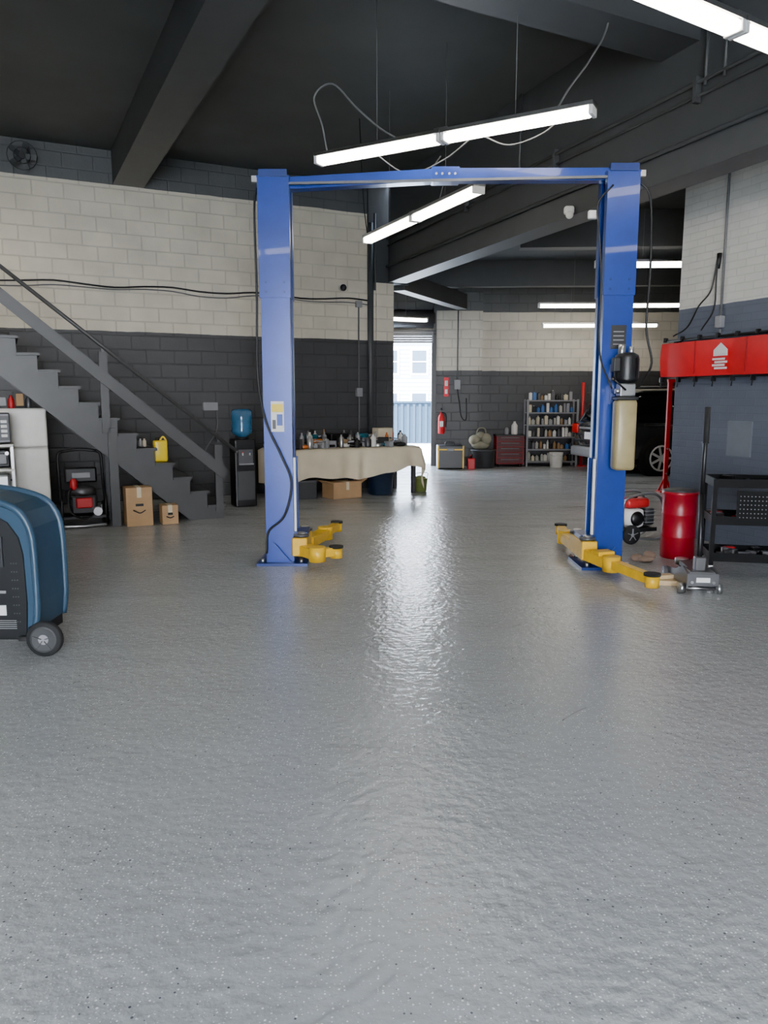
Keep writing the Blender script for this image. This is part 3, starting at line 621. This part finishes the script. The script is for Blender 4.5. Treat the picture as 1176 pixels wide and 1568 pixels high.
b=B('chest_top_bottle'); b.lathe((0,0,0),[(.06,0),(.07,.01),(.07,.2),(.03,.26),(.03,.29)],white,14); b.lathe((-.17,0,0),[(.04,0),(.045,.01),(.045,.12),(.02,.16)],greyp,12); b.done((2.9,17.2,.705))
b=B('storage_shelf'); W,D=1.1,.4
for sx in (-W/2,W/2):
    for sy in (-D/2,D/2): b.box((sx,sy,.74),(.04,.04,1.48),greyp)
for k in range(6): b.box((0,0,.1+k*.27),(W,D,.025),greyp)
b.done((3.72,17.3,0))
b=B('shelf_bottles'); cs=[white,cloth,greyp,black,dsteel,pm('oil_jug',(.4,.4,.35),.4),greyp,pm('cap_blue',(.05,.15,.4),.4),cardd,white]
for k in range(6):
    x=-.48
    while x<.48:
        m=R.choice(cs); hgt=R.uniform(.1,.21) if k<5 else R.uniform(.08,.2); w_=R.uniform(.05,.09)
        if R.random()<.5: b.box((x,-.08,.115+k*.27+hgt/2),(w_,.1,hgt),m,bev=.008); b.cyl((x,-.08,.115+k*.27+hgt),(x,-.08,.13+k*.27+hgt),.015,R.choice(cs),seg=8)
        else: b.lathe((x,-.08,.115+k*.27),[(w_*.45,0),(w_*.5,.01),(w_*.5,hgt*.75),(w_*.2,hgt*.9),(w_*.2,hgt)],m,10)
        x+=w_+.02
b.done((3.72,17.3,0))
b=B('plastic_bucket'); b.lathe((0,0,0),[(.12,0),(.13,.01),(.15,.32),(.155,.33),(.14,.33)],white,20); b.tube([(-.15,0,.3),(-.1,-.12,.26),(.1,-.12,.26),(.15,0,.3)],.005,steel); b.done((3.78,16.88,0))
b=B('red_pole'); b.cyl((0,0,0),(0,0,1.85),.035,red); b.box((0,0,.01),(.2,.2,.02),red); b.done((4.4,17.2,0))
b=B('red_jack_post'); b.box((0,0,.9),(.06,.06,1.8),red); b.box((0,0,.01),(.22,.22,.02),red); b.box((.04,0,1.78),(.16,.05,.05),red)
for q in (-1,1): b.bar((0,0,.25),(q*.1,0,.02),.02,.03,red); b.cyl((0,-.03,.5+q*.2),(0,-.045,.5+q*.2),.015,steel)
b.done((4.55,12.4,0))
# ------------------------------------------------------------------ car (dark SUV)
def car():
    b=B('suv_car'); paint=pm('car_paint',(.07,.073,.08),.18,.4,.1,3,coat=1); tail=pm('tail_light',(.7,.01,.01),.2,0,.1)
    def loft(st,m,cap=True):
        t=bmesh.new(); rings=[]
        for sct in st:
            rings.append([t.verts.new((sct[0],p[0],p[1])) for p in sct[1]])
        n=len(rings[0])
        for a,c in zip(rings,rings[1:]):
            for k in range(n): t.faces.new((a[k],a[(k+1)%n],c[(k+1)%n],c[k]))
        t.faces.new(rings[0]); t.faces.new(rings[-1][::-1]); bmesh.ops.recalc_face_normals(t,faces=t.faces[:])
        b.add(t,m,None,True)
    def sec(x,zb,zt,hb,hm,ht):
        zm=(zb+zt)/2
        half=[(hb,zb),(hm,zb+.12),(hm+.015,zm),(hm,zt-.12),(ht+.03,zt-.03),(ht,zt)]
        return (x,half+[(-p[0],p[1]) for p in half[::-1]])
    loft([sec(-.02,.38,.95,.6,.72,.66),sec(.05,.3,1.02,.75,.84,.78),sec(.4,.26,1.04,.8,.9,.84),sec(1.2,.24,1.03,.82,.92,.86),sec(2.6,.24,1.0,.82,.92,.86),sec(3.5,.24,.98,.82,.92,.84),sec(4.2,.26,.9,.8,.88,.78),sec(4.6,.34,.78,.66,.74,.62)],paint)
    def cab(x,z0,z1,h0,h1): 
        half=[(h0,z0),((h0+h1)/2+.01,(z0+z1)/2),(h1,z1-.03),(h1-.1,z1)]
        return (x,half+[(-p[0],p[1]) for p in half[::-1]])
    loft([cab(.12,.98,1.05,.8,.78),cab(.38,.98,1.56,.82,.66),cab(.7,.98,1.64,.83,.68),cab(2.0,.98,1.66,.83,.68),cab(2.7,.98,1.55,.83,.66),cab(3.35,.96,1.02,.8,.76)],glass)
    loft([cab(.3,1.56,1.6,.7,.66),cab(.7,1.62,1.68,.71,.66),cab(2.0,1.63,1.70,.71,.66),cab(2.6,1.56,1.6,.7,.64)],paint)
    b.box((.28,0,1.62),(.25,1.25,.03),paint,(0,-.15,0),.01)
    rim=pm('rim_silver',(.7,.7,.7),.35,.3)
    for sy in (-1,1):
        for p,q in (((.15,.82,1.0),(.5,.69,1.6)),((1.25,.85,1.0),(1.25,.7,1.64)),((2.2,.85,1.0),(2.15,.7,1.62)),((3.25,.8,1.0),(2.6,.67,1.56))):
            b.bar((p[0],sy*p[1],p[2]),(q[0],sy*q[1],q[2]),.03,.08,paint)
        b.box((.03,sy*.7,.88),(.14,.26,.2),tail,bev=.03); b.box((.2,sy*.83,.9),(.25,.08,.14),tail,bev=.02)
        for xw in (.95,3.65):
            b.lathe((xw,sy*.84,.36),[(.02,-.06),(.42,-.06),(.42,.095),(.02,.095)],rub,28,'Y')
            b.lathe((xw,sy*.88,.35),[(.22,-.12),(.33,-.12),(.35,-.08),(.35,.08),(.33,.12),(.22,.12)],pm('tire_black',(.008,.008,.008),.7),28,'Y')
            c0=Vector((xw,sy*1.005,.35))
            for k in range(7):
                a=2*pi*k/7; d=Vector((math.cos(a),0,math.sin(a))); b.bar(c0+d*.03,c0+d*.24,.012,.045,rim)
            b.tube([(xw+.24*math.cos(2*pi*k/20),sy*1.005,.35+.24*math.sin(2*pi*k/20)) for k in range(21)],.018,rim,8,1)
            b.cyl((xw,sy*.9,.35),(xw,sy*1.015,.35),.05,rim)
        b.box((2.3,sy*.9,.3),(2.0,.06,.1),black,bev=.02); b.box((2.45,sy*1.0,1.08),(.14,.18,.12),paint,bev=.03)
        b.box((1.9,sy*.93,.98),(2.6,.015,.02),steel)
        for xd in (1.3,2.25): b.box((xd,sy*.932,.85),(.16,.02,.03),steel)
        b.cyl((.5,sy*.62,1.72),(2.4,sy*.62,1.72),.018,dsteel)
    b.box((-.03,0,.42),(.14,1.5,.2),greyp,bev=.04); b.box((-.06,0,.75),(.02,.4,.14),paperw); b.box((-.04,0,.9),(.03,.9,.04),steel)
    b.box((.13,0,1.28),(.03,.03,.3),black,(0,.4,0))
    b.done((4.22,15.66,0),math.radians(13))
car()
# ------------------------------------------------------------------ light and camera
w=bpy.data.worlds.new('World'); bpy.context.scene.world=w; w.use_nodes=True; nt=w.node_tree; bg=nt.nodes['Background']
tc=nt.nodes.new('ShaderNodeTexCoord'); sp=nt.nodes.new('ShaderNodeSeparateXYZ'); nt.links.new(tc.outputs['Generated'],sp.inputs[0])
cr=nt.nodes.new('ShaderNodeValToRGB'); cr.color_ramp.elements[0].position=.0; cr.color_ramp.elements[0].color=(.96,.96,1,1); cr.color_ramp.elements[1].position=.6; cr.color_ramp.elements[1].color=(.6,.77,1,1)
nt.links.new(sp.outputs[2],cr.inputs[0]); nt.links.new(cr.outputs[0],bg.inputs[0]); bg.inputs[1].default_value=42
s=bpy.data.lights.new('Sun','SUN'); s.energy=90; s.angle=.01; s.color=(1,.95,.86); so=bpy.data.objects.new('sun',s); bpy.context.scene.collection.objects.link(so)
so.rotation_euler=(math.radians(40),0,math.radians(-35))
cam=bpy.data.cameras.new('Camera'); cam.sensor_width=36; cam.lens=27.05; co=bpy.data.objects.new('camera',cam); bpy.context.scene.collection.objects.link(co)
co.location=(0,0,1.5); co.rotation_euler=(math.radians(81.6),0,0); bpy.context.scene.camera=co
vs=bpy.context.scene.view_settings; vs.view_transform='AgX'; vs.look='AgX - Punchy'; vs.exposure=.5
